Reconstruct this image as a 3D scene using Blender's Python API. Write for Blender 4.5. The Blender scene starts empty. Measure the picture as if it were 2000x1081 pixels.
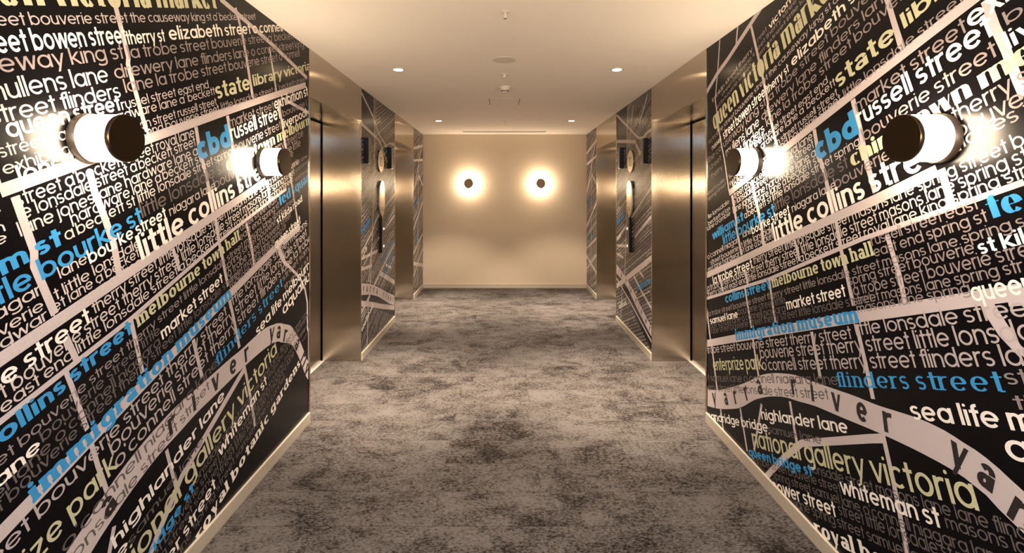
import bpy, bmesh, math, random
from mathutils import Vector, Matrix
from mathutils.geometry import delaunay_2d_cdt

# ------------------------------------------------------------------ camera, world, exposure
scene = bpy.context.scene
col = scene.collection
EYE = 1.462                      # camera height (m)
XL, XR = -1.243, 1.312           # faces of the two long walls
YB, YF = 7.588, -3.0             # back wall, wall behind the camera
H = 2.40                         # ceiling height
FPX = 950.0                      # focal length in pixels of the 2000 px wide frame
cam_data = bpy.data.cameras.new('camera')
cam_data.sensor_width = 36.0
cam_data.lens = 36.0 * FPX / 2000.0
cam_data.shift_x = 18.5 / 2000.0
cam_data.shift_y = -160.5 / 2000.0
cam_data.clip_start = 0.02
cam = bpy.data.objects.new('camera', cam_data)
cam.location = (0, 0, EYE)
cam.rotation_euler = (math.pi / 2, 0, 0)
col.objects.link(cam)
scene.camera = cam

world = bpy.data.worlds.new('world')
world.use_nodes = True
world.node_tree.nodes['Background'].inputs['Color'].default_value = (0.02, 0.02, 0.025, 1)
world.node_tree.nodes['Background'].inputs['Strength'].default_value = 0.3
scene.world = world

vs = scene.view_settings
vs.view_transform = 'Standard'
vs.look = 'None'
vs.gamma = 1.0
vs.use_curve_mapping = False
vs.exposure = 1.38

GLOW = 36.0                     # radiance of the sconce glass
SPOT = 74.0                     # watts of each recessed downlight
LAMP = (1.0, 0.79, 0.56)         # colour of the warm lamps

# unseen fill points added behind the camera, spaced as if the wall lamps continued
for k, (x, y) in enumerate(((XL+.10, .396), (XR-.10, .396), (XL+.10, -.666), (XR-.10, -.666))):
    l = bpy.data.lights.new('fill_behind_camera', 'POINT')
    l.energy = 27.0; l.color = LAMP; l.shadow_soft_size = .07
    o = bpy.data.objects.new('fill_behind_camera', l); col.objects.link(o); o.location = (x, y, 1.630)

# ------------------------------------------------------------------ the printed word map, measured in metres on the wall
ROWS = """reet|n|m|2.208|0.091|1.573|0.0208
victor+ia st|b|w|2.322|0.174|1.56|0.0263
eet therry stree+t lonsdale|n|m|2.193|0.353|1.532|0.0188
erry street little+ lonsdale|n|m|2.192|0.353|1.496|0.0168
franklin street therry|n|p|1.626|0.523|1.566|0.0206
street bouverie s|n|m|1.753|0.407|1.53|0.0192
et bouverie street|n|m|1.672|0.436|1.494|0.0192
queen victoria market|f|y|1.592|1.189|1.391|0.0856
e street bouverie street the causeway king+ st a' beckett street|n|p|1.676|0.993|1.342|0.024
street bowen stree+t|b|w|1.688|0.488|1.278|0.0417
therry st|b|w|2.195|0.194|1.274|0.0327
elizabeth street o connell|b|w|2.415|0.997|1.277|0.0373
useway king st|n|m|1.671|0.494|1.232|0.0346
la trobe street bouverie street+ a' beckett|n|m|2.185|1.011|1.229|0.0315
mullens lane|n|p|1.683|0.393|1.168|0.0382
drewery lane flinders lane o con+nell street king|n|m|2.104|1.092|1.173|0.0324
street flinders|n|p|1.676|0.431|1.115|0.0342
lane la trobe street bouverie street+ o connell|n|m|2.131|1.159|1.125|0.0325
queen street|b|w|1.706|0.386|1.076|0.0362
russel street east end|n|p|2.097|0.501|1.075|0.0247
ardware lane a' beckett|n|p|2.046|0.587|1.042|0.0251
on street russell street|n|p|2.155|0.475|0.997|0.0242
end bouverie street|n|p|2.175|0.464|0.966|0.0249
little lonsdale street a' beckett street|n|m|2.657|0.98|0.968|0.0248
state|t|y|2.638|0.303|1.02|0.0543
library victori+a|t|y|2.977|0.698|1.03|0.0403
la trobe|n|m|1.494|0.188|1.344|0.0211
russell|n|w|1.524|0.135|1.288|0.024
the co|n|m|1.443|0.2|1.235|0.0289
street|n|m|1.443|0.172|1.18|0.027
therry|n|m|1.446|0.168|1.12|0.027
street lonsdale|n|m|1.361|0.255|1.045|0.018
spring street|n|m|1.356|0.263|1.013|0.018
stree+t east end|n|p|1.67|0.112|1.034|0.0255
exhibitio+n|n|p|1.664|0.203|0.992|0.0243
lons+dale street|b|w|1.695|0.127|0.953|0.0392
street a'beckett street royal lane|n|q|1.666|0.768|0.904|0.0293
e lonsdale street a'beckett street|n|q|1.669|0.759|0.869|0.0286
lane jones lane hardware lane a|n|q|1.648|0.78|0.83|0.0289
hardware lane a'beckett st|n|q|1.796|0.641|0.797|0.028
a'beckett st little lonsdale street spring|n|q|1.762|0.908|0.762|0.0275
william st|c|b|1.338|0.413|0.759|0.0385
little bourke st|b|b|1.468|0.585|0.694|0.0441
lle lonsdale|n|q|1.32|0.305|0.902|0.0203
beckett st lon|n|q|1.303|0.316|0.861|0.0209
lane crombie|n|q|1.28|0.335|0.834|0.0209
little lonsdale st|n|g|2.055|0.531|0.708|0.0381
chinatown+ melbourne|f|y|2.602|0.5|0.702|0.0427
bourke street|b|w|1.81|0.358|0.662|0.0324
niagara lane|n|q|2.187|0.309|0.659|0.0276
bouverie|n|m|2.487|0.297|0.656|0.0339
bouverie street|n|m|2.689|0.511|0.764|0.036
little collins stre+et|t|w|2.0|0.89|0.572|0.0664
lane|n|q|1.708|0.098|0.671|0.0267
t little lonsdale|n|q|1.676|0.341|0.621|0.0258
et lane a beckett|n|q|1.658|0.354|0.591|0.025
lane spring street|n|q|1.654|0.358|0.558|0.025
o'connell niagar|n|q|1.22|0.429|0.661|0.0256
street bouverie|n|q|1.251|0.388|0.619|0.0239
eet lane hardwar|n|q|1.195|0.445|0.587|0.0239
east masons lane|n|q|1.185|0.455|0.556|0.0239
cbd|x|b|2.426|0.255|0.803|0.0735
market street|n|m|2.696|0.457|0.88|0.0368
exhibition s+t|b|w|3.16|0.454|0.879|0.0447
russell street|b|w|2.685|0.529|0.822|0.0533
bouverie l|n|m|3.245|0.355|0.822|0.0284
liverpool|b|w|3.225|0.355|0.76|0.0373
therry+ street be|n|m|3.027|0.174|0.653|0.0366
bouverie+ little|n|m|3.017|0.276|0.607|0.0356
lanes+ the|n|m|3.029|0.158|0.577|0.0304
street lane|n|m|3.257|0.238|0.512|0.018
royal lane+ st|n|m|3.245|0.237|0.476|0.018
east end|n|m|3.273|0.191|0.426|0.018
la trobe street|b|w|1.246|0.508|0.497|0.0383
therry street little lonsdale street masons lane spring street+ bouverie|n|q|1.77|1.365|0.511|0.0299
la trobe street bouverie street therry street little lonsdale street masons lane spring+ street|n|q|1.139|1.982|0.469|0.0318
therry street east end little lonsdale street a'beckett street royal lane king spring+ street|n|q|1.134|1.951|0.435|0.0269
collins street|c|b|1.375|0.507|0.366|0.0369
melbourne town hall|k|y|1.907|0.691|0.367|0.0377
russell street east|n|m|2.596|0.414|0.399|0.0269
east end spring st|n|m|2.593|0.429|0.359|0.0274
fed squ+are|f|b|3.029|0.34|0.362|0.0433
la trobe street bouverie street therry street little lonsdale street masons lane spring+ street|n|m|1.105|1.968|0.319|0.0243
samuel lane|b|w|1.116|0.385|0.271|0.0297
bouverie street little|n|g|1.508|0.483|0.282|0.0273
market street|b|w|1.991|0.411|0.251|0.0355
obe samuel lane o'connell niagara|n|g|1.103|0.874|0.244|0.0273
robe street bouverie street therry street little lonsdale+ street|n|g|1.107|1.268|0.212|0.0281
spring street bouverie|n|m|2.433|0.524|0.287|0.0269
st kilda road|t|w|2.968|0.358|0.279|0.0296
la trobe street bouverie+ street|n|m|2.437|0.556|0.247|0.0301
street masons lane spring+ str|n|m|2.434|0.566|0.213|0.0257
masons lane spring|n|m|2.441|0.464|0.184|0.0246
quee+n street|b|w|2.903|0.141|0.16|0.0395
immigration museum|s|b|1.434|1.006|0.153|0.0427
trobe street bouverie street therry street|n|p|1.005|1.374|0.097|0.0358
little lonsdale stre+et masons|n|p|2.405|0.585|0.107|0.0357
bouverie street therry street little lonsd+ale street|n|p|1.671|1.317|0.048|0.0411
o'connell street therry street flinders+ lane la trobe|n|p|1.67|1.237|-0.009|0.0399
enterprize park|h|y|1.065|0.612|-0.004|0.0531
et samuel lane o'connell niagara lane|n|g|0.906|1.334|-0.068|0.0322
flinders street|v|b|2.233|0.678|-0.073|0.0389
therry street little lonsdale street street|n|g|0.868|1.291|-0.124|0.0318
street sam|n|m|2.919|0.388|-0.054|0.0288
therry st|n|m|2.92|0.363|-0.113|0.0252
sea life+ melbourne|b|w|2.569|0.296|-0.164|0.0419
aqua+rium|b|w|2.856|0.274|-0.237|0.0494
sandridge bridge|b|w|0.878|0.74|-0.296|0.0358
highlander lane|b|w|1.574|0.66|-0.24|0.0372
samuel lane|n|g|1.621|0.427|-0.298|0.027
national gallery victoria|h|y|1.434|1.287|-0.382|0.0648
queen bridge st|c|b|1.369|0.564|-0.433|0.0315
lonsdale street masons lane lane+ flinders lane|n|g|1.937|0.8|-0.42|0.0277
la trobe street bouverie street|n|g|1.387|0.722|-0.462|0.0282
whiteman st|b|w|2.112|0.457|-0.461|0.0411
masons+ lane masons lane|n|g|2.588|0.188|-0.454|0.0264
spring street samuel lane o'connell niagara+ lane masons lane|n|g|1.588|1.056|-0.502|0.0269
power street|b|w|1.562|0.484|-0.556|0.0406
street little lonsdale+ st niagara lane|n|g|2.067|0.462|-0.541|0.0319
lane spring street samuel+ lane o connell|n|g|1.753|0.632|-0.587|0.0292
royal botanic gardens|k|w|1.874|1.074|-0.655|0.0401
lane lane|n|g|2.974|0.176|-0.412|0.0151
masons|n|g|2.982|0.161|-0.438|0.0151
lane la|n|g|3.006|0.124|-0.499|0.0152
niagara|n|g|3.012|0.103|-0.545|0.0153"""
ROADS = """.034 1.203,1.470 2.221,1.848 3.073,2.154
.036 0.892,0.941 1.792,1.264 2.285,1.435 2.551,1.534
.017 0.892,0.791 1.626,1.045 2.236,1.296 2.796,1.493
.042 0.892,0.502 1.894,0.885 2.236,1.015 2.796,1.218 2.755,1.191 2.982,1.267
.014 1.084,2.408 1.073,2.330 1.055,2.220 1.019,2.046 1.044,1.961 1.073,1.846 1.101,1.769 1.142,1.672 1.202,1.481
.030 0.892,2.118 1.044,2.198 1.195,2.254 1.556,2.412 1.616,2.449
.016 1.309,2.411 1.289,2.310
.020 1.448,2.362 1.556,2.085 1.616,1.918 1.614,1.895 1.695,1.690
.024 1.240,1.457 1.265,1.385 1.291,1.311 1.291,1.272 1.351,1.129
.026 1.463,1.534 1.483,1.468 1.519,1.391 1.556,1.301 1.578,1.198
.020 1.084,0.964 1.122,0.884
.020 1.385,1.055 1.418,0.981
.016 1.384,0.959 1.406,0.901 1.456,0.757
.017 1.472,0.702 1.493,0.631 1.529,0.526
.018 0.884,0.768 0.939,0.576 0.978,0.488 1.037,0.296 1.051,0.261
.017 1.834,1.258 1.872,1.168
.020 2.104,1.364 2.135,1.246 2.158,1.182 2.202,1.045
.020 2.216,0.980 2.262,0.850 2.298,0.737
.018 1.626,1.045 1.680,0.846
.020 1.955,0.878 2.013,0.702
.022 2.692,1.165 2.714,1.132 2.742,1.096 2.791,1.058
.020 2.710,1.169 2.782,1.072 2.937,0.978 2.990,0.942 3.061,0.865 3.097,0.774 3.101,0.607 3.118,0.575 3.118,0.375
.020 2.360,1.324 2.414,1.188 2.436,1.103
.022 2.357,2.140 2.419,1.947
.020 2.264,2.332 2.319,2.237 2.360,2.127 2.427,1.935
.016 2.593,2.247 2.629,2.147 2.674,2.025
.024 2.141,2.324 2.286,2.310 2.644,2.269 3.093,2.203
.020 2.822,2.001 3.117,1.986
.026 2.698,1.991 2.725,1.906 2.752,1.840 2.780,1.755 2.797,1.710
.024 2.198,1.818 2.231,1.716 2.269,1.573 2.308,1.469
.022 1.972,1.736 1.998,1.636 2.039,1.548 2.092,1.377
.026 2.565,1.538 2.599,1.432
.018 2.843,1.588 2.878,1.497 2.952,1.292
.017 1.094,0.169 1.129,0.059
.017 1.335,0.280 1.412,0.084
.017 1.557,0.399 1.483,0.126
.017 1.799,0.516 1.851,0.348
.030 1.596,0.052 1.751,0.232 1.886,0.369 2.285,0.590 2.339,0.618
.020 2.342,0.633 2.387,0.498 2.445,0.296"""
RIVER = ("0.908,0.213 1.073,0.274 1.263,0.371 1.418,0.458 1.556,0.549 1.680,0.603 1.834,0.652 1.987,0.674 2.120,0.696 2.236,0.715 2.302,0.720 2.469,0.753 2.533,0.761 2.615,0.760 2.695,0.744 2.710,0.759 2.750,0.727 2.796,0.709 2.822,0.715 2.893,0.665 2.944,0.606 2.997,0.549 3.053,0.470 3.110,0.371", "0.892,0.101 1.066,0.158 1.182,0.208 1.320,0.272 1.434,0.351 1.461,0.377 1.607,0.459 1.749,0.518 1.894,0.551 1.962,0.571 2.153,0.601 2.236,0.616 2.357,0.635 2.474,0.650 2.597,0.659 2.668,0.656 2.732,0.629 2.742,0.645 2.783,0.592 2.809,0.615 2.878,0.569 2.937,0.510 2.990,0.436 3.045,0.355 3.110,0.258", "y:1.008,0.187 a:1.162,0.234 r:1.280,0.308 r:1.403,0.385 a:1.536,0.468 r:1.829,0.595 i:1.960,0.620 v:2.108,0.649 e:2.244,0.666 r:2.363,0.684 y:2.621,0.721 a:2.701,0.698 r:2.783,0.669 a:2.944,0.543 r:3.029,0.430 i:3.053,0.388 v:3.089,0.342")
MID_LEFT = (""".05 4.282,0.500 4.641,0.410 5.005,0.308 5.598,0.157
.022 4.448,0.056 4.462,0.072 4.509,0.453 4.574,0.617 4.672,1.302 4.724,1.760 4.707,2.398
.03 4.709,0.578 5.296,0.793 5.624,0.907
.05 4.927,0.667 5.623,0.439
.03 5.167,0.714 5.431,0.644
.03 4.281,0.894 4.850,0.901
.03 4.281,0.800 4.630,0.785
.03 4.281,0.946 4.630,1.101 4.827,1.238 5.092,1.313 5.624,1.475
.022 4.850,1.013 5.624,1.228
.025 4.273,2.364 4.672,2.209 4.896,2.067 5.195,1.983 5.387,2.029 5.593,2.030
.018 4.768,2.411 4.759,1.922 4.672,1.800
.03 4.273,2.088 4.896,2.007 5.276,1.792
.035 4.282,0.420 4.567,0.516
.02 4.672,1.120 4.507,0.649""", "4.268,0.679 4.478,0.642 4.692,0.586 4.966,0.501 5.252,0.404 5.647,0.281", "4.268,0.578 4.574,0.519 4.816,0.455 5.085,0.359 5.340,0.262 5.647,0.171", "y:4.349,0.607 a:4.462,0.584 r:4.574,0.559 r:4.692,0.529 a:4.816,0.492 r:5.085,0.408 i:5.188,0.372 v:5.296,0.329 e:5.408,0.289 r:5.525,0.249")
MID_RIGHT = (""".055 -5.619,0.396 -4.279,0.901
.022 -5.394,0.087 -5.329,0.477 -5.231,0.519 -5.180,0.906 -5.146,1.349 -5.107,2.378
.022 -5.619,0.500 -5.012,0.360 -4.279,0.162
.03 -4.867,0.648 -4.601,0.549 -4.279,0.454
.025 -4.665,0.723 -4.524,0.692
.03 -5.583,0.938 -4.876,1.260 -4.259,1.539
.03 -4.832,1.032 -4.259,1.280
.03 -5.583,0.877 -5.035,0.922
.03 -5.594,0.787 -5.282,0.773
.03 -5.583,2.372 -4.705,2.009 -4.547,1.988 -4.380,2.030 -4.259,2.029
.035 -5.583,2.070 -4.832,1.988 -4.625,1.847
.02 -4.876,2.361 -5.059,1.951
.025 -4.398,2.369 -4.665,2.140""", "-5.619,0.665 -5.166,0.578 -4.867,0.496 -4.633,0.407 -4.420,0.335 -4.279,0.288", "-5.619,0.555 -5.308,0.522 -5.088,0.477 -4.867,0.392 -4.633,0.312 -4.420,0.245 -4.279,0.204", "y:-5.504,0.590 a:-5.372,0.569 r:-5.166,0.533 r:-5.031,0.488 a:-4.975,0.465 r:-4.781,0.411 i:-4.681,0.360 v:-4.601,0.338 e:-4.449,0.284 r:-4.334,0.256")

# ------------------------------------------------------------------ materials
def mat(name, color, rough=0.5, metal=0.0, spec=0.5, emit=None, strength=0.0, coat=0.0):
    m = bpy.data.materials.new(name)
    m.use_nodes = True
    b = m.node_tree.nodes['Principled BSDF']
    b.inputs['Base Color'].default_value = (*color, 1)
    b.inputs['Roughness'].default_value = rough
    b.inputs['Metallic'].default_value = metal
    b.inputs['Specular IOR Level'].default_value = spec
    b.inputs['Coat Weight'].default_value = coat
    if emit:
        b.inputs['Emission Color'].default_value = (*emit, 1)
        b.inputs['Emission Strength'].default_value = strength
    return m

INK = dict(
    k=mat('print_black', (0.0032, 0.0027, 0.0034), 0.26, spec=0.15),
    r=mat('print_road_grey', (0.55, 0.48, 0.47), 0.26, spec=0.15),
    g=mat('print_dim_grey', (0.125, 0.105, 0.1), 0.26, spec=0.15),
    m=mat('print_mid_grey', (0.27, 0.225, 0.215), 0.26, spec=0.15),
    p=mat('print_pale_grey', (0.46, 0.40, 0.385), 0.26, spec=0.15),
    q=mat('print_light_grey', (0.58, 0.515, 0.48), 0.26, spec=0.15),
    w=mat('print_cream', (0.9, 0.84, 0.76), 0.26, spec=0.15),
    y=mat('print_olive_yellow', (0.56, 0.55, 0.35), 0.26, spec=0.15),
    b=mat('print_blue', (0.045, 0.29, 0.6), 0.26, spec=0.15),
    d=mat('print_dark_brown', (0.03, 0.024, 0.022), 0.26, spec=0.15))
INK_ORDER = 'krgmpqwybd'

def noise_bump(m, scale, strength, dist=0.002, detail=4.0):
    nt = m.node_tree
    tc = nt.nodes.new('ShaderNodeTexCoord'); n = nt.nodes.new('ShaderNodeTexNoise'); b = nt.nodes.new('ShaderNodeBump')
    n.inputs['Scale'].default_value = scale; n.inputs['Detail'].default_value = detail
    b.inputs['Strength'].default_value = strength; b.inputs['Distance'].default_value = dist
    nt.links.new(tc.outputs['Object'], n.inputs['Vector'])
    nt.links.new(n.outputs['Fac'], b.inputs['Height'])
    nt.links.new(b.outputs['Normal'], nt.nodes['Principled BSDF'].inputs['Normal'])

M_CEIL = mat('ceiling_paint', (0.90, 0.83, 0.755), 0.85, spec=0.2); noise_bump(M_CEIL, 60, 0.05)
M_BACK = mat('back_wall_paint', (0.63, 0.53, 0.405), 0.55, spec=0.3); noise_bump(M_BACK, 90, 0.05)
M_SKIRT = mat('skirting_paint', (0.50, 0.44, 0.35), 0.30, spec=0.5); noise_bump(M_SKIRT, 40, 0.02)
M_FIT = mat('white_plastic', (0.70, 0.65, 0.58), 0.45)
M_FITG = mat('grey_mesh', (0.66, 0.61, 0.53), 0.7)
M_DARK = mat('dark_gap', (0.012, 0.011, 0.010), 0.6)
M_SLOT = mat('slot_grey', (0.26, 0.24, 0.20), 0.7)
M_BLACK = mat('black_acrylic', (0.010, 0.010, 0.010), 0.12, spec=0.5)
M_GREYF = mat('smoked_face', (0.06, 0.055, 0.045), 0.12)
M_BRONZE = mat('dark_bronze', (0.055, 0.039, 0.025), 0.30, metal=1.0)
M_DARKB = mat('black_brown_enamel', (0.030, 0.020, 0.013), 0.45)
M_PLATE = mat('satin_plate', (0.62, 0.55, 0.45), 0.20, metal=0.85)
M_PLATEG = mat('grey_inlay', (0.20, 0.17, 0.15), 0.25)
M_SILL = mat('bright_aluminium', (0.85, 0.82, 0.76), 0.42, metal=0.6)
M_GLASS = mat('opal_glass', (0.9, 0.85, 0.75), 0.3, emit=LAMP, strength=GLOW)
M_LENS = mat('downlight_lens', (0.9, 0.9, 0.85), 0.3, emit=(1.0, 0.72, 0.42), strength=30.0)
M_BUTTON = mat('lit_button', (0.8, 0.78, 0.7), 0.3, emit=(1.0, 0.86, 0.62), strength=1.6)
M_BLUE_GLOW = mat('blue_glow_pane', (0.05, 0.07, 0.08), 0.1, emit=(0.05, 0.36, 0.80), strength=2.4)  # unseen added panel, glows blue to give the steel its blue band

for m_, how in ((M_GLASS, 'FRONT'), (M_LENS, 'NONE'), (M_BUTTON, 'NONE'), (M_BLUE_GLOW, 'FRONT')): m_.cycles.emission_sampling = how

def steel(name, base, rough):
    m = mat(name, base, rough, metal=1.0)
    nt = m.node_tree; b = nt.nodes['Principled BSDF']
    tg = nt.nodes.new('ShaderNodeTangent'); tg.direction_type = 'RADIAL'; tg.axis = 'Z'
    nt.links.new(tg.outputs['Tangent'], b.inputs['Tangent'])
    b.inputs['Anisotropic'].default_value = 1.0          # vertical grain smears reflections sideways
    return m
M_STEEL = steel('brushed_steel', (0.58, 0.52, 0.44), 0.19)

def carpet():
    m = mat('carpet', (0.2, 0.18, 0.17), 0.95, spec=0.1)
    nt = m.node_tree; N = nt.nodes; L = nt.links; b = N['Principled BSDF']
    tc = N.new('ShaderNodeTexCoord')
    def noise(sc, detail, scale3=(1, 1, 1), rough=0.6, dist=0.0, w=None):
        mp = N.new('ShaderNodeMapping'); mp.inputs['Scale'].default_value = scale3
        n = N.new('ShaderNodeTexNoise'); n.inputs['Scale'].default_value = sc
        n.inputs['Detail'].default_value = detail; n.inputs['Roughness'].default_value = rough
        n.inputs['Distortion'].default_value = dist
        if w is not None: n.noise_dimensions = '4D'; L.new(w, n.inputs['W'])
        L.new(tc.outputs['Object'], mp.inputs['Vector']); L.new(mp.outputs['Vector'], n.inputs['Vector'])
        return n.outputs['Fac']
    def math_(op, a, c=None, k=None):
        n = N.new('ShaderNodeMath'); n.operation = op
        L.new(a, n.inputs[0])
        if c is not None: L.new(c, n.inputs[1])
        if k is not None: n.inputs[1].default_value = k
        return n.outputs[0]
    def ramp(v, stops):
        r = N.new('ShaderNodeValToRGB'); L.new(v, r.inputs['Fac'])
        e = r.color_ramp.elements
        e[0].position, e[0].color = stops[0][0], (*stops[0][1], 1)
        e[1].position, e[1].color = stops[-1][0], (*stops[-1][1], 1)
        for p, c in stops[1:-1]:
            k = e.new(p); k.color = (*c, 1)
        return r.outputs['Color']
    big = noise(1.7, 2.0, (1, 1.1, 1), 0.5, 0.6)
    fine = noise(150.0, 1.0, (0.5, 1.6, 1), 0.5)
    grain = noise(55.0, 3.0, (0.8, 1.3, 1), 0.7)
    tile = N.new('ShaderNodeTexBrick')
    mp = N.new('ShaderNodeMapping'); mp.inputs['Location'].default_value = (0.31, 0.11, 0)
    L.new(tc.outputs['Object'], mp.inputs['Vector']); L.new(mp.outputs['Vector'], tile.inputs['Vector'])
    tile.inputs['Scale'].default_value = 1.0
    tile.inputs['Brick Width'].default_value = 1.0; tile.inputs['Row Height'].default_value = 0.25
    tile.inputs['Mortar Size'].default_value = 0.0011; tile.inputs['Mortar Smooth'].default_value = 0.3
    tile.inputs['Color1'].default_value = (0.45, 0.45, 0.45, 1); tile.inputs['Color2'].default_value = (0.55, 0.55, 0.55, 1)
    tile.inputs['Mortar'].default_value = (0.5, 0.5, 0.5, 1)
    sep = N.new('ShaderNodeSeparateColor'); L.new(tile.outputs['Color'], sep.inputs['Color'])
    w = math_('MULTIPLY', sep.outputs['Red'], k=40.0)              # every plank cut from another place of the pattern
    mid = noise(6.0, 9.0, (0.85, 1.25, 1), 0.76, 0.7, w)
    s = math_('MULTIPLY', big, k=0.40)
    s = math_('ADD', s, math_('MULTIPLY', mid, k=1.15))
    s = math_('ADD', s, math_('MULTIPLY', grain, k=0.80))
    s = math_('ADD', s, math_('MULTIPLY', fine, k=0.70))
    s = math_('ADD', s, math_('MULTIPLY', sep.outputs['Red'], k=0.5))
    s = math_('MULTIPLY', s, k=0.5)
    c = ramp(s, [(0.765, (0.011, 0.0085, 0.007)), (0.825, (0.030, 0.0245, 0.021)), (0.868, (0.071, 0.062, 0.0565)), (0.965, (0.115, 0.103, 0.095))])
    mx = N.new('ShaderNodeMix'); mx.data_type = 'RGBA'
    L.new(tile.outputs['Fac'], mx.inputs['Factor'])
    L.new(c, mx.inputs['A']); mx.inputs['B'].default_value = (0.03, 0.025, 0.022, 1)
    L.new(mx.outputs['Result'], b.inputs['Base Color'])
    bp = N.new('ShaderNodeBump'); bp.inputs['Strength'].default_value = 0.5; bp.inputs['Distance'].default_value = 0.004
    L.new(fine, bp.inputs['Height']); L.new(bp.outputs['Normal'], b.inputs['Normal'])
    return m
M_CARPET = carpet()

# ------------------------------------------------------------------ mesh helpers
def link(name, me, parent=None):
    o = bpy.data.objects.new(name, me); col.objects.link(o)
    if parent: o.parent = parent
    return o

def build(name, bm, m, parent=None, smooth=False, bevel=0.0):
    if bevel:
        bmesh.ops.bevel(bm, geom=list(bm.edges), offset=bevel, segments=2, profile=0.7, affect='EDGES')
    bmesh.ops.recalc_face_normals(bm, faces=list(bm.faces))
    me = bpy.data.meshes.new(name); bm.to_mesh(me); bm.free()
    me.materials.append(m)
    if smooth:
        for p in me.polygons: p.use_smooth = True
        try: me.set_sharp_from_angle(angle=math.radians(40))
        except Exception: pass
    return link(name, me, parent)

def add_box(bm, a, b):
    x0, y0, z0 = a; x1, y1, z1 = b
    v = [bm.verts.new(p) for p in ((x0,y0,z0),(x1,y0,z0),(x1,y1,z0),(x0,y1,z0),(x0,y0,z1),(x1,y0,z1),(x1,y1,z1),(x0,y1,z1))]
    for f in ((3,2,1,0),(4,5,6,7),(0,1,5,4),(1,2,6,5),(2,3,7,6),(3,0,4,7)):
        bm.faces.new([v[i] for i in f])
    return bm

def box(a, b): return add_box(bmesh.new(), a, b)

def add_lathe(bm, prof, n=64):
    """prof: (radius, height) pairs turned about the local Z axis; open ends at radius 0 close to a point"""
    rings = []
    for r, z in prof:
        if r < 1e-6: rings.append([bm.verts.new((0, 0, z))])
        else: rings.append([bm.verts.new((r*math.cos(2*math.pi*i/n), r*math.sin(2*math.pi*i/n), z)) for i in range(n)])
    for A, B in zip(rings, rings[1:]):
        for i in range(n):
            j = (i+1) % n
            if len(A) == 1 and len(B) == 1: continue
            if len(A) == 1: bm.faces.new((A[0], B[i], B[j]))
            elif len(B) == 1: bm.faces.new((A[i], A[j], B[0]))
            else: bm.faces.new((A[i], A[j], B[j], B[i]))
    return bm

def lathe(prof, n=64): return add_lathe(bmesh.new(), prof, n)

def add_prism(bm, outline, z0, z1):
    lo = [bm.verts.new((x, y, z0)) for x, y in outline]; hi = [bm.verts.new((x, y, z1)) for x, y in outline]
    bm.faces.new(lo[::-1]); bm.faces.new(hi)
    for i in range(len(lo)):
        j = (i+1) % len(lo); bm.faces.new((lo[i], lo[j], hi[j], hi[i]))
    return bm

def empty(name, loc, rot=(0, 0, 0)):
    o = bpy.data.objects.new(name, None); col.objects.link(o)
    o.location = loc; o.rotation_euler = rot; o.empty_display_size = 0.1
    return o

def thing(name, label, cat, loc, rot=(0, 0, 0), group=None):
    o = empty(name, loc, rot); o['label'] = label; o['category'] = cat
    if group: o['group'] = group
    return o

def dup(root, label, loc, rot, group=None):
    r = root.copy(); col.objects.link(r); r.location = loc; r.rotation_euler = rot; r['label'] = label
    if group: r['group'] = group
    for ch in list(root.children):
        c = ch.copy(); col.objects.link(c); c.parent = r
        for g in list(ch.children):
            d = g.copy(); col.objects.link(d); d.parent = c
    return r

def structure(o): o['kind'] = 'structure'; return o

# ------------------------------------------------------------------ lettering: every glyph is drawn with a flat pen
def arc(cx, cy, rx, ry, a0, a1, n=None):
    n = n or max(4, int(abs(a1-a0)/15))
    return [(cx+rx*math.cos(math.radians(a0+(a1-a0)*i/n)), cy+ry*math.sin(math.radians(a0+(a1-a0)*i/n))) for i in range(n+1)]

#        pen x, pen y, serif, two-storey a, bowl width, space
STYLE = dict(n=(.165,.15,0,0,1.0,.36), b=(.22,.19,0,0,1.0,.34), h=(.20,.16,0,0,.98,.36), c=(.30,.24,0,0,1.04,.34), x=(.40,.32,0,0,1.10,.34),
             t=(.25,.20,0,1,.98,.34), f=(.40,.055,.0,1,1.06,.40), k=(.34,.17,.07,1,1.02,.36), s=(.36,.24,.06,1,1.02,.34),
             v=(.24,.10,.11,1,.98,.36), d=(.31,.22,0,1,.92,.4))

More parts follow.
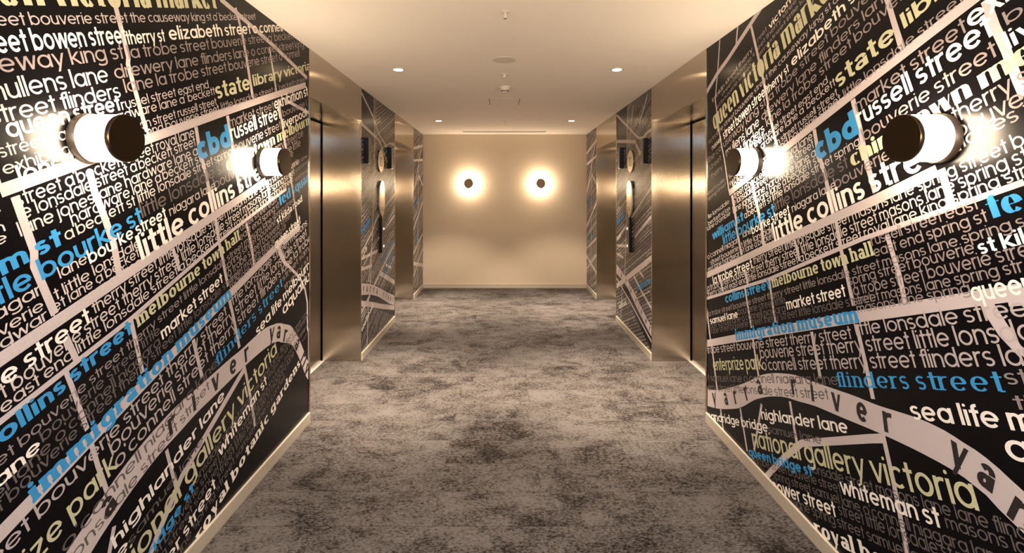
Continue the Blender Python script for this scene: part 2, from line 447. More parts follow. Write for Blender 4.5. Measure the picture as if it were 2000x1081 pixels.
def glyph(ch, S):
    """-> (strokes, advance). x-height 1. a stroke is (points, mode): mode 0 flat pen, 1 thick, 2 thin"""
    wx, wy, sf, a2, bw, sp = S
    rx = bw/2-wx/2; ry = .5-wy/2; asc = 1.38; dsc = -.40; hx = wx/2
    G = []; gap = .11 + sf
    def stem(x, y0, y1, foot=1, head=1):
        G.append(([(x, y0), (x, y1)], 1))
        if sf:
            if foot: G.append(([(x-hx-sf, y0+wy*.4), (x+hx+sf, y0+wy*.4)], 3))
            if head: G.append(([(x-hx-sf, y1-wy*.4), (x+hx*.6, y1-wy*.4)], 3))
    cx = bw/2
    ring = arc(cx, .5, rx, ry, 0, 360, 28)
    if ch == 'o': G.append((ring, 0)); return G, bw+gap
    if ch == 'c': G.append((arc(cx, .5, rx, ry, 48, 312), 0)); return G, bw*.86+gap
    if ch == 'e':
        G.append((arc(cx, .5, rx, ry, 0, 318), 0)); G.append(([(wx*.5, .5), (bw-wx*.35, .5)], 3)); return G, bw+gap
    if ch == 'a' and a2:
        w = bw*.86; x = w-hx
        stem(x, 0, .62, foot=1, head=0)
        G.append((arc(w*.5, .66, w*.5-hx, .34-wy/2, 0, 155), 0))
        G.append((arc(w*.46, .30, w*.46-hx, .30-wy/2, 0, 360, 24), 0)); return G, w+gap
    if ch in 'adgq':
        G.append((ring, 0)); x = bw-hx
        if ch == 'a': stem(x, 0, 1, 1, 0)
        elif ch == 'd': stem(x, 0, asc)
        elif ch == 'q': stem(x, dsc, 1, 1, 0)
        else:
            G.append(([(x, 1), (x, -.08)], 1)); G.append((arc(cx, -.06, rx, .34-wy/2, 0, -150), 0))
        return G, bw+gap
    if ch in 'bp':
        G.append((ring, 0)); stem(hx, 0 if ch == 'b' else dsc, asc if ch == 'b' else 1); return G, bw+gap
    if ch in 'nh':
        w = max(bw*.84, 2*wx+.24); r = w/2-hx
        stem(hx, 0, asc if ch == 'h' else 1)
        G.append((arc(w/2, 1-wy/2-min(r*.95,.5), r, min(r*.95,.5), 180, 0), 0)); stem(w-hx, 0, 1-wy/2-min(r*.95,.5), 1, 0); return G, w+gap
    if ch == 'm':
        w = max(bw*.74, 2*wx+.22); r = w/2-hx
        stem(hx, 0, 1)
        for k in (0, 1):
            o = k*(w-wx)
            G.append((arc(o+w/2, 1-wy/2-r, r, r, 180, 0), 0)); stem(o+w-hx, 0, 1-wy/2-r, 1, 0)
        return G, 2*w-wx+gap
    if ch == 'u':
        w = max(bw*.82, 2*wx+.24); r = w/2-hx
        G.append((arc(w/2, wy/2+r, r, r, 180, 360), 0)); G.append(([(hx, wy/2+r), (hx, 1)], 1)); stem(w-hx, 0, 1, 1, 0)
        if sf: G.append(([(-sf, 1-wy*.4), (hx, 1-wy*.4)], 3))
        return G, w+gap
    if ch == 'r':
        stem(hx, 0, 1); G.append((arc(wx+.24, .62, .24+hx, .38-wy/2, 165, 70), 0)); return G, .40+wx+gap*.5
    if ch == 'l': stem(hx, 0, asc); return G, wx+gap+sf
    if ch in 'ij':
        if ch == 'i': stem(hx, 0, 1)
        else: G.append(([(hx, dsc+.1), (hx, 1)], 1)); G.append(([(hx, dsc+.1), (-.1, dsc+wy/2)], 0))
        r = max(wx*.6, wy*.6); G.append(([(hx-r*.5, 1.26), (hx+r*.5, 1.26)], 4)); return G, wx+gap+sf
    if ch == 't':
        x = .17+hx; G.append(([(x, 0 if not a2 else wy*.5), (x, 1.30)], 1)); G.append(([(0, 1-max(wy,.1)/2), (.34+wx, 1-max(wy,.1)/2)], 3))
        if a2: G.append(([(x, wy*.55), (x+.26, wy*.55)], 3))
        return G, .36+wx+gap*.4
    if ch == 'f':
        x = .15+hx; G.append(([(x, 0), (x, 1.12)], 1)); G.append((arc(x+.2, 1.12, .2, asc-1.12-wy/2, 180, 75), 0))
        G.append(([(0, 1-max(wy,.1)/2), (.32+wx, 1-max(wy,.1)/2)], 3))
        if sf: G.append(([(x-hx-sf, wy*.4), (x+hx+sf, wy*.4)], 3))
        return G, .30+wx+gap*.4
    if ch == 'k':
        stem(hx, 0, asc); G.append(([(wx*.8, .42), (.62+hx, 1)], 2)); G.append(([(.18+hx, .50), (.72+hx, 0)], 1)); return G, .70+wx+gap*.6
    if ch == 's':
        w = bw*.68; r2 = (1-wy)/4; r1 = w/2-hx*.8
        pts = arc(w/2, .5+r2, r1, r2, 35, 270, 14)+arc(w/2, .5-r2, r1, r2, 90, -145, 14)[1:]
        G.append((pts, 5)); return G, w+gap
    if ch == 'v': G.append(([(hx*.8, 1), (.44, 0)], 1)); G.append(([(.44, 0), (.88-hx*.6, 1)], 2)); return G, .90+gap*.6
    if ch == 'y': G.append(([(hx*.8, 1), (.44, 0)], 1)); G.append(([(.88-hx*.6, 1), (.26, dsc)], 2)); return G, .90+gap*.6
    if ch == 'w':
        for i in (0, 1):
            o = i*.62; G.append(([(o+hx*.8, 1), (o+.34, 0)], 1)); G.append(([(o+.34, 0), (o+.66, 1)], 2))
        return G, 1.32+gap*.6
    if ch == 'x': G.append(([(.1, 1), (.72, 0)], 1)); G.append(([(.72, 1), (.1, 0)], 2)); return G, .84+gap*.6
    if ch == 'z':
        G.append(([(.04, 1-wy/2), (.74, 1-wy/2)], 3)); G.append(([(.66, 1-wy), (.1, wy)], 1)); G.append(([(.04, wy/2), (.78, wy/2)], 3)); return G, .80+gap
    if ch == "'": G.append(([(hx, 1.08), (hx, 1.38)], 1)); return G, wx+gap
    return G, sp

GLYPHS = {}

def union(polys, eps):
    """merge overlapping polygons into one set of triangles that do not overlap"""
    vs_, fs = [], []
    for q in polys:
        area = sum(q[k-1][0]*q[k][1]-q[k][0]*q[k-1][1] for k in range(len(q)))
        if abs(area) < 1e-9: continue
        i = len(vs_); vs_ += [Vector((p[0], p[1])) for p in (q if area > 0 else q[::-1])]
        fs.append(list(range(i, i+len(q))))
    out = delaunay_2d_cdt(vs_, [], fs, 1, eps)
    return [(p.x, p.y) for p in out[0]], [tuple(f) for f, o in zip(out[2], out[5]) if o]

class Print:
    """flat coloured print gathered in (u, v) wall coordinates, layered a fraction of a millimetre apart"""
    LAYER = dict(k=0.0, r=.00006, g=.00009, m=.00012, p=.00015, q=.00018, y=.00021, b=.00024, w=.00027, d=.00030)
    def __init__(s): s.v = []; s.f = []; s.m = []; s.roads = []; s.row = 0
    def strip(s, L, R):
        """a band of the road map, kept back so that crossing bands can be merged into one flat sheet"""
        for a, b, c, d in zip(L, R, R[1:], L[1:]): s.roads.append([a, b, c, d])
    def tris(s, verts, faces, ink, lift=0.0):
        z = s.LAYER[ink]+lift; i = len(s.v)
        s.v += [(p[0], p[1], z) for p in verts]; s.f += [tuple(k+i for k in f) for f in faces]; s.m += [INK_ORDER.index(ink)]*len(faces)
    def flush_roads(s):
        if s.roads: s.tris(*union(s.roads, 1e-5), 'r'); s.roads = []
    def line(s, pts, width):
        L = []; R = []
        for i, p in enumerate(pts):
            a = pts[max(i-1, 0)]; b = pts[min(i+1, len(pts)-1)]
            d = math.hypot(b[0]-a[0], b[1]-a[1]) or 1; nx, ny = -(b[1]-a[1])/d, (b[0]-a[0])/d
            L.append((p[0]+nx*width/2, p[1]+ny*width/2)); R.append((p[0]-nx*width/2, p[1]-ny*width/2))
        s.strip(L, R)
    @staticmethod
    def stroke(pts, mode, S):
        wx, wy = S[0], S[1]; L = []; R = []; n = len(pts)
        if mode == 4:      # dot
            (x0, y), (x1, _) = pts; r = (x1-x0)/2*1.5
            return [[(x+(x0+x1)/2, yy+y) for x, yy in arc(0, 0, r, r, 0, 330, 11)]]
        closed = n > 3 and abs(pts[0][0]-pts[-1][0])+abs(pts[0][1]-pts[-1][1]) < 1e-6
        for i, p in enumerate(pts):
            a = pts[i-1] if i else (pts[-2] if closed else p); b = pts[i+1] if i < n-1 else (pts[1] if closed else p)
            dx, dy = b[0]-a[0], b[1]-a[1]; d = math.hypot(dx, dy) or 1; nx, ny = -dy/d, dx/d
            if mode == 0: h = .5*math.sqrt((wx*nx)**2+(wy*ny)**2)
            elif mode == 1: h = wx*.5
            elif mode == 2: h = max(wy, .05)*.5 if wy < .8*wx else wx*.48
            elif mode == 3: h = max(wy, .045)*.5
            else: h = .5*(wx*.35+wy*.65) if abs(nx) > .8 else .5*(wx*.55+wy*.45)*(1 if 6 < i < n-7 else .85)
            if mode in (1, 2) and abs(dx) > 1e-6 and abs(dy) > 1e-6:   # diagonals end flat on the line
                h2 = h*d/abs(dy); L.append((p[0]+h2, p[1])); R.append((p[0]-h2, p[1])); continue
            L.append((p[0]+nx*h, p[1]+ny*h)); R.append((p[0]-nx*h, p[1]-ny*h))
        return [[a, c, d, e] for a, c, d, e in zip(L, R, R[1:], L[1:])]
    def text(s, txt, sty, ink, u0, v0, ang, xh, length=None, keep=None):
        """keep: a predicate on the glyph's position, letters outside are not printed"""
        s.row += 1
        S = STYLE[sty]; fit = txt.split('+')[0]; txt = txt.replace('+', '')
        adv = [glyph(c, S)[1] for c in txt]
        nat = (sum(adv[:len(fit)])-.11)*xh
        k = length/nat if length else .86
        ca, sa = math.cos(ang), math.sin(ang); x = 0.0
        for c, a in zip(txt, adv):
            ox = x
            def T(px, py):
                X = (ox+px)*xh*k; Y = py*xh
                return u0+X*ca-Y*sa, v0+X*sa+Y*ca
            if c != ' ' and (keep is None or keep(*T(.4, .5))):
                key = (c, sty)
                if key not in GLYPHS:
                    quads = []
                    for pts, mode in glyph(c, S)[0]: quads += Print.stroke(pts, mode, S)
                    GLYPHS[key] = union(quads, 1e-4)
                gv, gf = GLYPHS[key]
                s.tris([T(*p) for p in gv], gf, ink, (s.row % 2)*.000012)
            x += a
        return x*xh*k
    def shifted(s, du):
        o = Print(); o.v = [(a+du, b, c) for a, b, c in s.v]; o.f = list(s.f); o.m = list(s.m); return o
    def merge(s, o):
        i = len(s.v); s.v += o.v; s.f += [tuple(k+i for k in f) for f in o.f]; s.m += o.m
    def clipped(s, u0, u1, v0, v1):
        s.flush_roads()
        bm = bmesh.new(); vv = [bm.verts.new(p) for p in s.v]
        for f, m in zip(s.f, s.m):
            P = [s.v[i] for i in f]
            if max(p[0] for p in P) < u0 or min(p[0] for p in P) > u1 or max(p[1] for p in P) < v0 or min(p[1] for p in P) > v1: continue
            try: bm.faces.new([vv[i] for i in f]).material_index = m
            except ValueError: pass
        for co, no in (((u0,0,0),(-1,0,0)), ((u1,0,0),(1,0,0)), ((0,v0,0),(0,-1,0)), ((0,v1,0),(0,1,0))):
            bmesh.ops.bisect_plane(bm, geom=list(bm.verts)+list(bm.edges)+list(bm.faces), plane_co=co, plane_no=no, clear_outer=True)
        bmesh.ops.delete(bm, geom=[v for v in bm.verts if not v.link_faces], context='VERTS')
        return bm

def points(t): return [tuple(float(c) for c in q.split(',')) for q in t.split()]

def draw_roads(P, table):
    for ln in table.split('\n'):
        w, rest = ln.split(' ', 1); P.line(points(rest), float(w))

def at(pts, u):
    for a, b in zip(pts, pts[1:]):
        if a[0] <= u <= b[0]: return a[1]+(b[1]-a[1])*(u-a[0])/max(b[0]-a[0], 1e-6)
    return pts[0][1] if u < pts[0][0] else pts[-1][1]

def draw_river(P, data, xh):
    up, lo = points(data[0]), points(data[1])
    u0, u1 = max(up[0][0], lo[0][0]), min(up[-1][0], lo[-1][0])
    us = [u0+(u1-u0)*i/70 for i in range(71)]
    def sm(pts, u): return sum(at(pts, u+d*.02) for d in (-2, -1, 0, 1, 2))/5
    P.strip([(u, sm(up, u)) for u in us], [(u, sm(lo, u)) for u in us])
    for q in data[2].split():
        c, p = q.split(':'); u, v = (float(k) for k in p.split(','))
        mid = lambda w: (at(up, w)+at(lo, w))/2
        a = math.atan2(mid(u+.04)-mid(u-.04), .08)
        S = STYLE['d']; w = (glyph(c, S)[1]-.1)*xh*.86/2
        vc = mid(u)
        P.text(c, 'd', 'd', u-w*math.cos(a)+.5*xh*math.sin(a), vc-w*math.sin(a)-.5*xh*math.cos(a), a, xh)

ANG = math.radians(20.4)
CA, SA = math.cos(ANG), math.sin(ANG)

def make_art():
    """the word map of the city that is printed on the two near walls"""
    P = Print()
    draw_roads(P, ROADS); draw_river(P, RIVER, .068); P.flush_roads()
    for ln in ROWS.split('\n'):
        t, sty, ink, s0, ln_, t0, xh = ln.split('|'); s0, ln_, t0, xh = float(s0), float(ln_), float(t0), float(xh)
        P.text(t, sty, ink, s0*CA-t0*SA, s0*SA+t0*CA, ANG, xh, ln_)
    return P

STREETS = ['bouverie street', 'therry street', 'la trobe street', 'little lonsdale street', 'russell street', 'spring street',
           'masons lane', 'samuel lane', 'niagara lane', "o'connell street", 'flinders lane', "a'beckett street", 'royal lane',
           'king street', 'hardware lane', 'drewery lane', 'the causeway', 'elizabeth street', 'queen street', 'jones lane']

def make_small_art(data, u0, u1, seed, big):
    """the same kind of map at a smaller scale, for the wall pieces between the lifts"""
    rnd = random.Random(seed); P = Print()
    if data:
        draw_roads(P, data[0]); draw_river(P, data[1:], .05)
        up, lo = points(data[1]), points(data[2])
    else: up = lo = [(u0, -1), (u1, -1)]
    ux = (u0+u1)/2
    dark = lambda u, v: (u-u0 < .5 and v > 1.95 and data) or (lo[0][1] > 0 and at(lo, u)-.12 < v < at(lo, u))
    def keep(u, v):
        if not (u0-.03 < u < u1+.03 and 0 < v < H+.03): return False
        if at(lo, u)-.01 < v < at(up, u)+.005: return False
        if dark(u, v): return False
        return not any(abs((u-bu)*CA+(v-bv)*SA-bl/2) < bl/2+.02 and -.015 < -(u-bu)*SA+(v-bv)*CA < bx*1.3 for bt, bs, bi, bu, bv, bx, bl in big)
    t = -u1*SA-.1
    smax = 0
    while t < 2.5*CA-u0*SA:
        xh = rnd.choice((.019, .022, .025)); ink = rnd.choice('mpqqqw')
        s = u0*CA-.05+rnd.uniform(-.3, 0)
        send = u1*CA+2.4*SA
        while s < send:
            w = rnd.choice(STREETS); n = len(w)*xh*.75
            uu, vv = (s+n/2)*CA-t*SA, (s+n/2)*SA+t*CA
            if u0-.25 < uu < u1+.25 and -.1 < vv < H+.1:
                n = P.text(w+' ', 'n', ink, s*CA-t*SA, s*SA+t*CA, ANG, xh, None, keep)
                if rnd.random() < .2: ink = rnd.choice('mpqq')
            s += max(n, .05)
        t += xh*1.58
    for bt, bs, bi, bu, bv, bx, bl in big: P.text(bt, bs, bi, bu, bv, ANG, bx, bl)
    return P

def mural(name, P, u0, u1, v0, v1, to_world, parent, label):
    """printed wallpaper: a 1.5 mm sheet on the wall with the print on it"""
    bm = P.clipped(u0+.0005, u1-.0005, v0+.0005, v1-.0005)
    add_box(bm, (u0, v0, -.0016), (u1, v1, -.0001))
    for v in bm.verts: v.co = to_world(*v.co)
    me = bpy.data.meshes.new(name); bm.to_mesh(me); bm.free()
    for k in INK_ORDER: me.materials.append(INK[k])
    o = link(name, me, parent); o['label'] = label
    return o

# ------------------------------------------------------------------ room shell
SK = 0.065                                   # skirting height
P1, P2 = (3.130, 4.262), (5.600, 6.765)      # the two lift portals along each side
DEEP = 0.33                                  # depth of the lift recesses
structure(build('floor', box((XL-.5, YF-.1, -.1), (XR+.5, YB+.1, 0)), M_CARPET))
bm = bmesh.new()                             # ceiling with an opening for an unseen blue glow panel, added to tint steel reflections
OPENING = (XL+.15, XR-.15, -.62, .62)
add_box(bm, (XL-.5, YF-.1, H), (XR+.5, OPENING[2], H+.12)); add_box(bm, (XL-.5, OPENING[3], H), (XR+.5, YB+.1, H+.12))
add_box(bm, (XL-.5, OPENING[2], H), (OPENING[0], OPENING[3], H+.12)); add_box(bm, (OPENING[1], OPENING[2], H), (XR+.5, OPENING[3], H+.12))
structure(build('ceiling', bm, M_CEIL))
glow1 = structure(build('blue_glow_panel_1', box((OPENING[0], OPENING[2], H+.06), (OPENING[1], OPENING[3], H+.08)), M_BLUE_GLOW))
structure(build('wall_back', box((XL-.5, YB, 0), (XR+.5, YB+.1, H)), M_BACK))
structure(build('wall_front', box((XL-.5, YF-.1, 0), (XR+.5, YF, H)), M_BACK))
walls = {}
for side, x, s in (('left', XL, -1), ('right', XR, 1)):
    bm = bmesh.new()
    for a, b in ((YF, P1[0]), (P1[1], P2[0]), (P2[1], YB)):
        add_box(bm, (x+s*.0016, a, 0), (x+s*.45, b, H))
    walls[side] = structure(build('wall_'+side, bm, INK['k']))
    for i, (a, b) in enumerate(((YF, P1[0]-.012), (P1[1]+.012, P2[0]-.012), (P2[1]+.012, YB))):
        structure(build('baseboard_'+side, box((x-s*.012, a, 0), (x+s*.0005, b, SK)), M_SKIRT, bevel=.0025))
structure(build('baseboard_back', box((XL+.012, YB-.012, 0), (XR-.012, YB, SK)), M_SKIRT, bevel=.0025))

left = lambda u, v, z: (XL+z, u, v)
right = lambda u, v, z: (XR-z, 4.02-u, v)
right_small = lambda u, v, z: (XR-z, -u, v)
art = make_art()
PITCH = 2.25
full = Print(); full.merge(art); full.merge(art.shifted(-PITCH))
mural('wall_mural', full, YF, P1[0], SK, H, left, walls['left'], 'black wallpaper printed with a word map of white, grey, green and blue street names')
full = Print(); full.merge(art); full.merge(art.shifted(PITCH))
mural('wall_mural', full, 4.02-P1[0], 4.02-YF, SK, H, right, walls['right'], 'black wallpaper printed with a word map of white, grey, green and blue street names')
bigL = [('federation', 'f', 'b', 4.30, 1.10, .05, .30), ('city', 'k', 'w', 4.33, .90, .045, .16), ('southbank', 'k', 'w', 4.30, .24, .04, .42),
        ('alexandra', 'v', 'b', 5.02, .74, .05, .5), ('east melbourne', 'b', 'b', 5.06, .58, .05, .6)]
bigR = [('federation', 'f', 'b', -5.56, 1.10, .05, .36), ('yarra park', 'k', 'w', -5.57, .93, .045, .2), ('southbank', 'k', 'w', -5.50, .16, .045, .4),
        ('melbourne', 'b', 'b', -4.72, .52, .05, .45)]
mural('wall_mural', make_small_art(MID_LEFT, P1[1], P2[0], 3, bigL), P1[1], P2[0], SK, H, left, walls['left'], 'black map wallpaper with fine lettering between the two lifts')
mural('wall_mural', make_small_art(MID_RIGHT, -P2[0], -P1[1], 5, bigR), -P2[0], -P1[1], SK, H, right_small, walls['right'], 'black map wallpaper with fine lettering between the two lifts')
for side, fn, u0, u1, sd in (('left', left, P2[1], YB, 7), ('right', right_small, -YB, -P2[1], 9)):
    P = make_small_art(None, u0, u1, sd, [('collins', 'b', 'b', u0+.1, 1.25, .05, .4), ('park', 'b', 'b', u0+.2, .75, .05, .3)])
    draw_roads(P, '\n'.join('%.3f %.3f,%.3f %.3f,%.3f' % (w, u0+a, b, u0+c, d) for w, a, b, c, d in
        ((.04, 0, 2.10, .8, 2.22), (.035, 0, 1.93, .8, 2.0), (.03, .1, 1.55, .8, 2.3), (.03, 0, 1.50, .45, 1.75), (.03, .45, 1.75, .8, 1.6),
         (.03, 0, .95, .8, 1.35), (.03, 0, .62, .8, .85), (.035, 0, .30, .8, .62), (.02, .35, .1, .45, 2.3), (.05, 0, .5, .8, .36))))
    mural('wall_mural', P, u0, u1, SK, H, fn, walls[side], 'narrow strip of black map wallpaper beside the back wall')

# ------------------------------------------------------------------ lifts: steel portal, recess and closed doors
def lift(n, side, a, b):
    x, s = (XL, -1) if side == 'left' else (XR, 1)
    root = structure(empty('door_%d' % n, (x, (a+b)/2, 0)))
    Y = lambda y: y-(a+b)/2
    def part(name, bm, m=M_STEEL, bevel=0.0): return build(name, bm, m, root, bevel=bevel)
    top = 2.09; D = s*DEEP; f = -s*.004
    part('header_panel', box((f, Y(a)-.012, top), (s*.03, Y(b)+.012, H)))
    part('frame_edge', box((f, Y(a)-.012, 0), (s*.03, Y(a)+.006, top)))
    part('frame_edge', box((f, Y(b)-.006, 0), (s*.03, Y(b)+.012, top)))
    part('jamb_panel', box((s*.03, Y(a)-.002, 0), (D, Y(a)+.006, top)))
    part('jamb_panel', box((s*.03, Y(b)-.006, 0), (D, Y(b)+.002, top)))
    part('soffit_panel', box((s*.03, Y(a)-.002, top), (D+s*.03, Y(b)+.002, top+.012)))
    part('threshold', box((D-s*.014, Y(a)+.006, 0), (D+s*.06, Y(b)-.006, .006)), M_SILL)
    m = .012
    g = Y(a)+.006+m; e = Y(b)-.006-m; mid = (g+e)/2
    part('door_leaf', box((D+s*.012, g, .010), (D+s*.045, mid-.002, top-.012)), bevel=.002)
    part('door_leaf', box((D+s*.012, mid+.002, .010), (D+s*.045, e, top-.012)), bevel=.002)
    part('shaft_lining', box((D+s*.05, Y(a)-.05, 0), (D+s*.10, Y(b)+.05, top+.05)), M_DARK)
    return root
for n, (side, pr) in enumerate((('left', P1), ('left', P2), ('right', P1), ('right', P2))): lift(n+1, side, *pr)

# ------------------------------------------------------------------ wall sconces
def make_sconce(label, loc, rot, group):
    t = thing('wall_sconce', label, 'wall lamp', loc, rot, group)
    build('back_plate', lathe([(0, 0), (.0745, 0), (.0745, .019), (.0725, .022), (0, .022)]), M_DARKB, t, smooth=True)
    build('glass_shade', lathe([(.0690, .0215), (.0700, .028), (.0700, .100), (.0690, .1065)], 36), M_GLASS, t, smooth=True)
    build('cap', lathe([(0, .106), (.0705, .106), (.0712, .108), (.0712, .118), (.0700, .120), (0, .120)]), M_BRONZE, t, smooth=True)
    return t
ZS = 1.630
G = 'drum sconces along the corridor'
s0 = make_sconce('near left drum wall lamp, largest on the left mural, over the word queen', (XL, 1.458, ZS), (0, math.pi/2, 0), G)
dup(s0, 'left wall drum lamp farther from the camera, next to the steel lift frame', (XL, 2.520, ZS), (0, math.pi/2, 0), G)
dup(s0, 'near right drum wall lamp, largest on the right mural, beside the word town', (XR, 1.458, ZS), (0, -math.pi/2, 0), G)
dup(s0, 'right wall drum lamp farther from the camera, next to the steel lift frame', (XR, 2.525, ZS), (0, -math.pi/2, 0), G)
dup(s0, 'left round lamp glowing on the plain beige back wall', (-.519, YB, ZS), (math.pi/2, 0, 0), G)
dup(s0, 'right round lamp glowing on the plain beige back wall', (.586, YB, ZS), (math.pi/2, 0, 0), G)

# ------------------------------------------------------------------ things on the ceiling
def make_downlight(label, x, y, group):
    t = thing('recessed_downlight', label, 'downlight', (x, y, H), (0, 0, 0), group)
    build('trim_ring', lathe([(.034, -.001), (.036, -.004), (.047, -.004), (.050, -.0005), (.034, -.0005), (.034, -.001)]), M_FIT, t, smooth=True)
    build('lens', lathe([(0, -.0022), (.0345, -.0022), (.0345, -.0008)], 32), M_LENS, t)
    return t
def spot(x, y):
    for size, blend, watts in ((88, .35, SPOT), (56, 1.0, SPOT*4.2)):      # soft wide beam and its brighter core
        l = bpy.data.lights.new('downlight_beam', 'SPOT'); l.energy = watts; l.color = (1.0, 0.81, 0.64)
        l.spot_size = math.radians(size); l.spot_blend = blend; l.shadow_soft_size = .03
        o = bpy.data.objects.new('downlight_beam', l); col.objects.link(o); o.location = (x, y, H-.012)
DL = [(-.782, 3.65, 'near left small round downlight in the ceiling'), (.859, 3.65, 'near right small round downlight in the ceiling'),
      (-.812, 6.19, 'far left small round downlight near the back wall'), (.876, 6.19, 'far right small round downlight near the back wall')]
d0 = make_downlight(DL[0][2], DL[0][0], DL[0][1], 'recessed downlights')
for x, y, lb in DL[1:]: dup(d0, lb, (x, y, H), (0, 0, 0), 'recessed downlights')
for x, y, lb in DL: spot(x, y)

CX = .034
def make_sprinkler(label, x, y):
    t = thing('fire_sprinkler', label, 'sprinkler', (x, y, H), (0, 0, 0), 'ceiling sprinklers')
    build('escutcheon', lathe([(.006, -.004), (.012, -.006), (.022, -.003), (.025, -.0005), (.006, -.0005), (.006, -.004)]), M_FIT, t, smooth=True)
    bm = lathe([(0, -.026), (.0018, -.026), (.0025, -.012), (.006, -.003), (0, -.003)], 24)
    for sx in (-1, 1): add_box(bm, (sx*.005-.0008, -.0012, -.033), (sx*.005+.0008, .0012, -.003))
    build('head', bm, M_FIT, t)
    bm = lathe([(0, -.035), (.005, -.035), (.006, -.033), (0, -.033)], 24)
    for k in range(12):
        a = k*math.pi/6
        q = [(.004, -.0010), (.009, -.0016), (.009, .0016), (.004, .0010)]
        add_prism(bm, [(px*math.cos(a)-py*math.sin(a), px*math.sin(a)+py*math.cos(a)) for px, py in q], -.0348, -.0335)
    build('deflector', bm, M_PLATEG, t)
    return t
p0 = make_sprinkler('small pendant sprinkler in the ceiling nearest the camera', CX-.02, 2.50)
dup(p0, 'small pendant sprinkler in the ceiling just before the back wall', (CX, 6.27, H), (0, 0, 0), 'ceiling sprinklers')

t = thing('ceiling_speaker', 'flat round speaker grille in the middle of the ceiling', 'speaker', (CX-.022, 3.39, H))
build('rim', lathe([(.078, -.003), (.084, -.004), (.088, -.0005), (.078, -.0005), (.078, -.003)]), M_FIT, t, smooth=True)
build('grille', lathe([(0, -.0045), (.04, -.0042), (.078, -.0025), (.078, -.001), (0, -.001)]), M_FITG, t, smooth=True)

t = thing('heat_detector', 'tiny low disc detector between the speaker and the smoke detector', 'detector', (CX-.018, 3.79, H))
build('base', lathe([(0, -.006), (.030, -.006), (.040, -.002), (.042, -.0005), (0, -.0005)]), M_FIT, t, smooth=True)
bm = lathe([(0, -.026), (.010, -.026), (.012, -.023), (.012, -.006), (0, -.006)], 24)
build('sensor', bm, M_FITG, t, smooth=True)

t = thing('smoke_detector', 'white domed smoke detector with dark slots on the ceiling', 'smoke detector', (CX-.012, 4.24, H))
build('base', lathe([(0, -.010), (.052, -.010), (.056, -.006), (.056, -.0005), (0, -.0005)]), M_FIT, t, smooth=True)
build('dome', lathe([(0, -.046), (.018, -.045), (.026, -.040), (.030, -.032), (.046, -.022), (.050, -.010), (0, -.010)]), M_FIT, t, smooth=True)
bm = bmesh.new()
for k in range(10):
    a = 2*math.pi*k/10
    q = [(.0285, -.006), (.0312, -.006), (.0312, .006), (.0285, .006)]
    add_prism(bm, [(px*math.cos(a)-py*math.sin(a), px*math.sin(a)+py*math.cos(a)) for px, py in q], -.040, -.033)
build('vent_slots', bm, M_DARK, t)

t = thing('access_panel', 'square access hatch flush in the ceiling, only its dark side gaps showing', 'hatch', (CX-.016, 4.92, H))
build('panel', box((-.146, -.16, -.0015), (.146, .16, -.0004)), M_CEIL, t)
for sx in (-1, 1): build('gap', box((sx*.149-.003, -.16, -.0012), (sx*.149+.003, .16, -.0004)), M_DARK, t)

t = thing('slot_diffuser', 'long thin linear air slot in the ceiling along the back wall', 'air vent', (CX-.008, 7.27, H))
build('frame', add_box(add_box(bmesh.new(), (-.62, -.064, -.003), (.62, -.050, -.0004)), (-.62, .050, -.003), (.62, .064, -.0004)), M_FIT, t)
build('slot', box((-.62, -.050, -.0014), (.62, .050, -.0004)), M_SLOT, t)

# ------------------------------------------------------------------ lift signals and signs between the lifts (local: X out of the wall, Y along, Z up)
def make_lantern(label, loc, rot):
    t = thing('lift_lantern', label, 'lift indicator', loc, rot, 'hall lanterns beside the lifts')
    build('housing', box((.0, -.04, -.115), (.044, .04, .115)), M_BLACK, t, bevel=.002)
    build('display', box((.044, -.036, -.110), (.048, .036, .110)), M_GREYF, t, bevel=.001)
    return t
LRT, RRT = (0, 0, 0), (0, 0, math.pi)
l0 = make_lantern('black lift lantern high on the left wall, beside the nearer left lift', (XL, 4.385, 1.855), LRT)
dup(l0, 'black lift lantern high on the left wall, nearer the back', (XL, 5.285, 1.855), LRT)
dup(l0, 'black lift lantern high on the right wall, beside the nearer right lift', (XR, 4.415, 1.855), RRT)
dup(l0, 'black lift lantern high on the right wall, nearer the back', (XR, 5.300, 1.855), RRT)

def slab(name, outline, x0, x1, m, parent, bevel=0.0):
    """outline in (along, up), given a thickness from x0 to x1 out of the wall"""
    bm = add_prism(bmesh.new(), outline, x0, x1)
    for v in bm.verts: v.co = (v.co.z, v.co.x, v.co.y)
    return build(name, bm, m, parent)

def make_round_sign(label, loc, rot):
    t = thing('round_sign', label, 'sign', loc, rot, 'round pictogram signs')
    slab('plate', arc(0, 0, .112, .112, 0, 352, 44), .004, .012, M_PLATE, t)
    slab('stand_off', arc(0, 0, .03, .03, 0, 345, 23), 0, .004, M_DARK, t)
    bm = bmesh.new()
    for o in ([(-.045, -.05), (.045, -.05), (.045, -.043), (-.045, -.043)], [(-.045, .045), (-.036, .045), (-.036, -.043), (-.045, -.043)],
              [(.036, .045), (.045, .045), (.045, -.043), (.036, -.043)], [(-.028, -.03), (-.018, -.035), (.026, .04), (.016, .045)],
              [(-.006, .03), (-.026, .045), (-.03, .02), (-.02, .012)]):
        add_prism(bm, o, .012, .0128)
    for v in bm.verts: v.co = (v.co.z, v.co.x, v.co.y)
    build('pictogram', bm, M_PLATEG, t)
    return t
r0 = make_round_sign('round satin pictogram sign on the left wall between the lifts', (XL, 4.935, 1.80), LRT)
dup(r0, 'round satin pictogram sign on the right wall between the lifts', (XR, 4.955, 1.80), RRT)

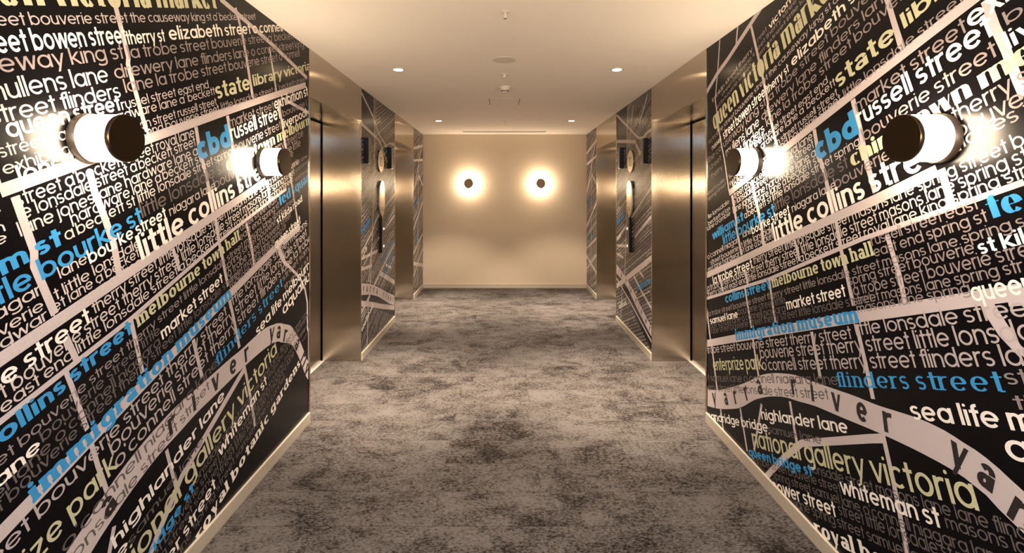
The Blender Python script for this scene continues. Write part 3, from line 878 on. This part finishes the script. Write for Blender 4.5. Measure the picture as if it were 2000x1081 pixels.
def make_pin_sign(label, loc, rot):
    t = thing('pin_shaped_sign', label, 'sign', loc, rot, 'pin shaped sign plates')
    def shape(k):
        o = [(0, -.195*k), (.055*k, -.150*k), (.098*k, -.085*k), (.100*k, -.06*k), (.100*k, .09*k)]
        o += arc(0, .09*k, .100*k, .100*k, 8, 172, 16) + [(-.100*k, .09*k), (-.100*k, -.06*k), (-.098*k, -.085*k), (-.055*k, -.150*k)]
        return o
    slab('plate', shape(1.0), .006, .020, M_PLATE, t)
    slab('stand_off', [(-.05, -.08), (.05, -.08), (.05, .1), (-.05, .1)], 0, .006, M_DARK, t)
    inl = [(-.062, -.055), (.062, -.055), (.062, .085)] + arc(0, .085, .062, .062, 12, 168, 12) + [(-.062, .085)]
    slab('inlay', inl, .020, .0212, mat('polished_inlay', (.50, .45, .40), .08, metal=1.0), t)
    bm = bmesh.new()
    for o in ([(-.055, -.092), (.055, -.092), (.055, -.086), (-.055, -.086)], [(-.045, -.112), (.045, -.112), (.045, -.103), (-.045, -.103)]):
        add_prism(bm, o, .020, .0208)
    for v in bm.verts: v.co = (v.co.z, v.co.x, v.co.y)
    build('caption_bar', bm, M_PLATEG, t)
    return t
q0 = make_pin_sign('tall pin shaped sign plate on the left wall above the call buttons', (XL, 4.955, 1.413), LRT)
dup(q0, 'tall pin shaped sign plate on the right wall above the call buttons', (XR, 4.965, 1.413), RRT)

def make_call_panel(label, loc, rot):
    t = thing('lift_call_panel', label, 'call panel', loc, rot, 'lift call panels')
    build('housing', box((0, -.05, -.178), (.026, .05, .178)), M_BLACK, t, bevel=.002)
    build('face_plate', box((.026, -.047, -.175), (.030, .047, .175)), M_GREYF, t, bevel=.001)
    for z in (.062, -.115):
        bm = lathe([(.011, 0), (.017, 0), (.017, .004), (.011, .004), (.011, 0)], 32)
        bmesh.ops.rotate(bm, verts=list(bm.verts), cent=(0, 0, 0), matrix=Matrix.Rotation(math.pi/2, 3, 'Y'))
        bmesh.ops.translate(bm, verts=list(bm.verts), vec=(.030, 0, z))
        rg = build('call_button', bm, M_SILL, t, smooth=True)
        bm = lathe([(0, .005), (.0105, .005), (.011, .004), (.011, .0), (0, .0)], 32)
        bmesh.ops.rotate(bm, verts=list(bm.verts), cent=(0, 0, 0), matrix=Matrix.Rotation(math.pi/2, 3, 'Y'))
        bmesh.ops.translate(bm, verts=list(bm.verts), vec=(.030, 0, z))
        build('button_lamp', bm, M_BUTTON, rg, smooth=True)
    return t
c0 = make_call_panel('narrow black call panel with two lit buttons on the left wall', (XL, 4.955, 1.050), LRT)
dup(c0, 'narrow black call panel with two lit buttons on the right wall', (XR, 4.985, 1.050), RRT)
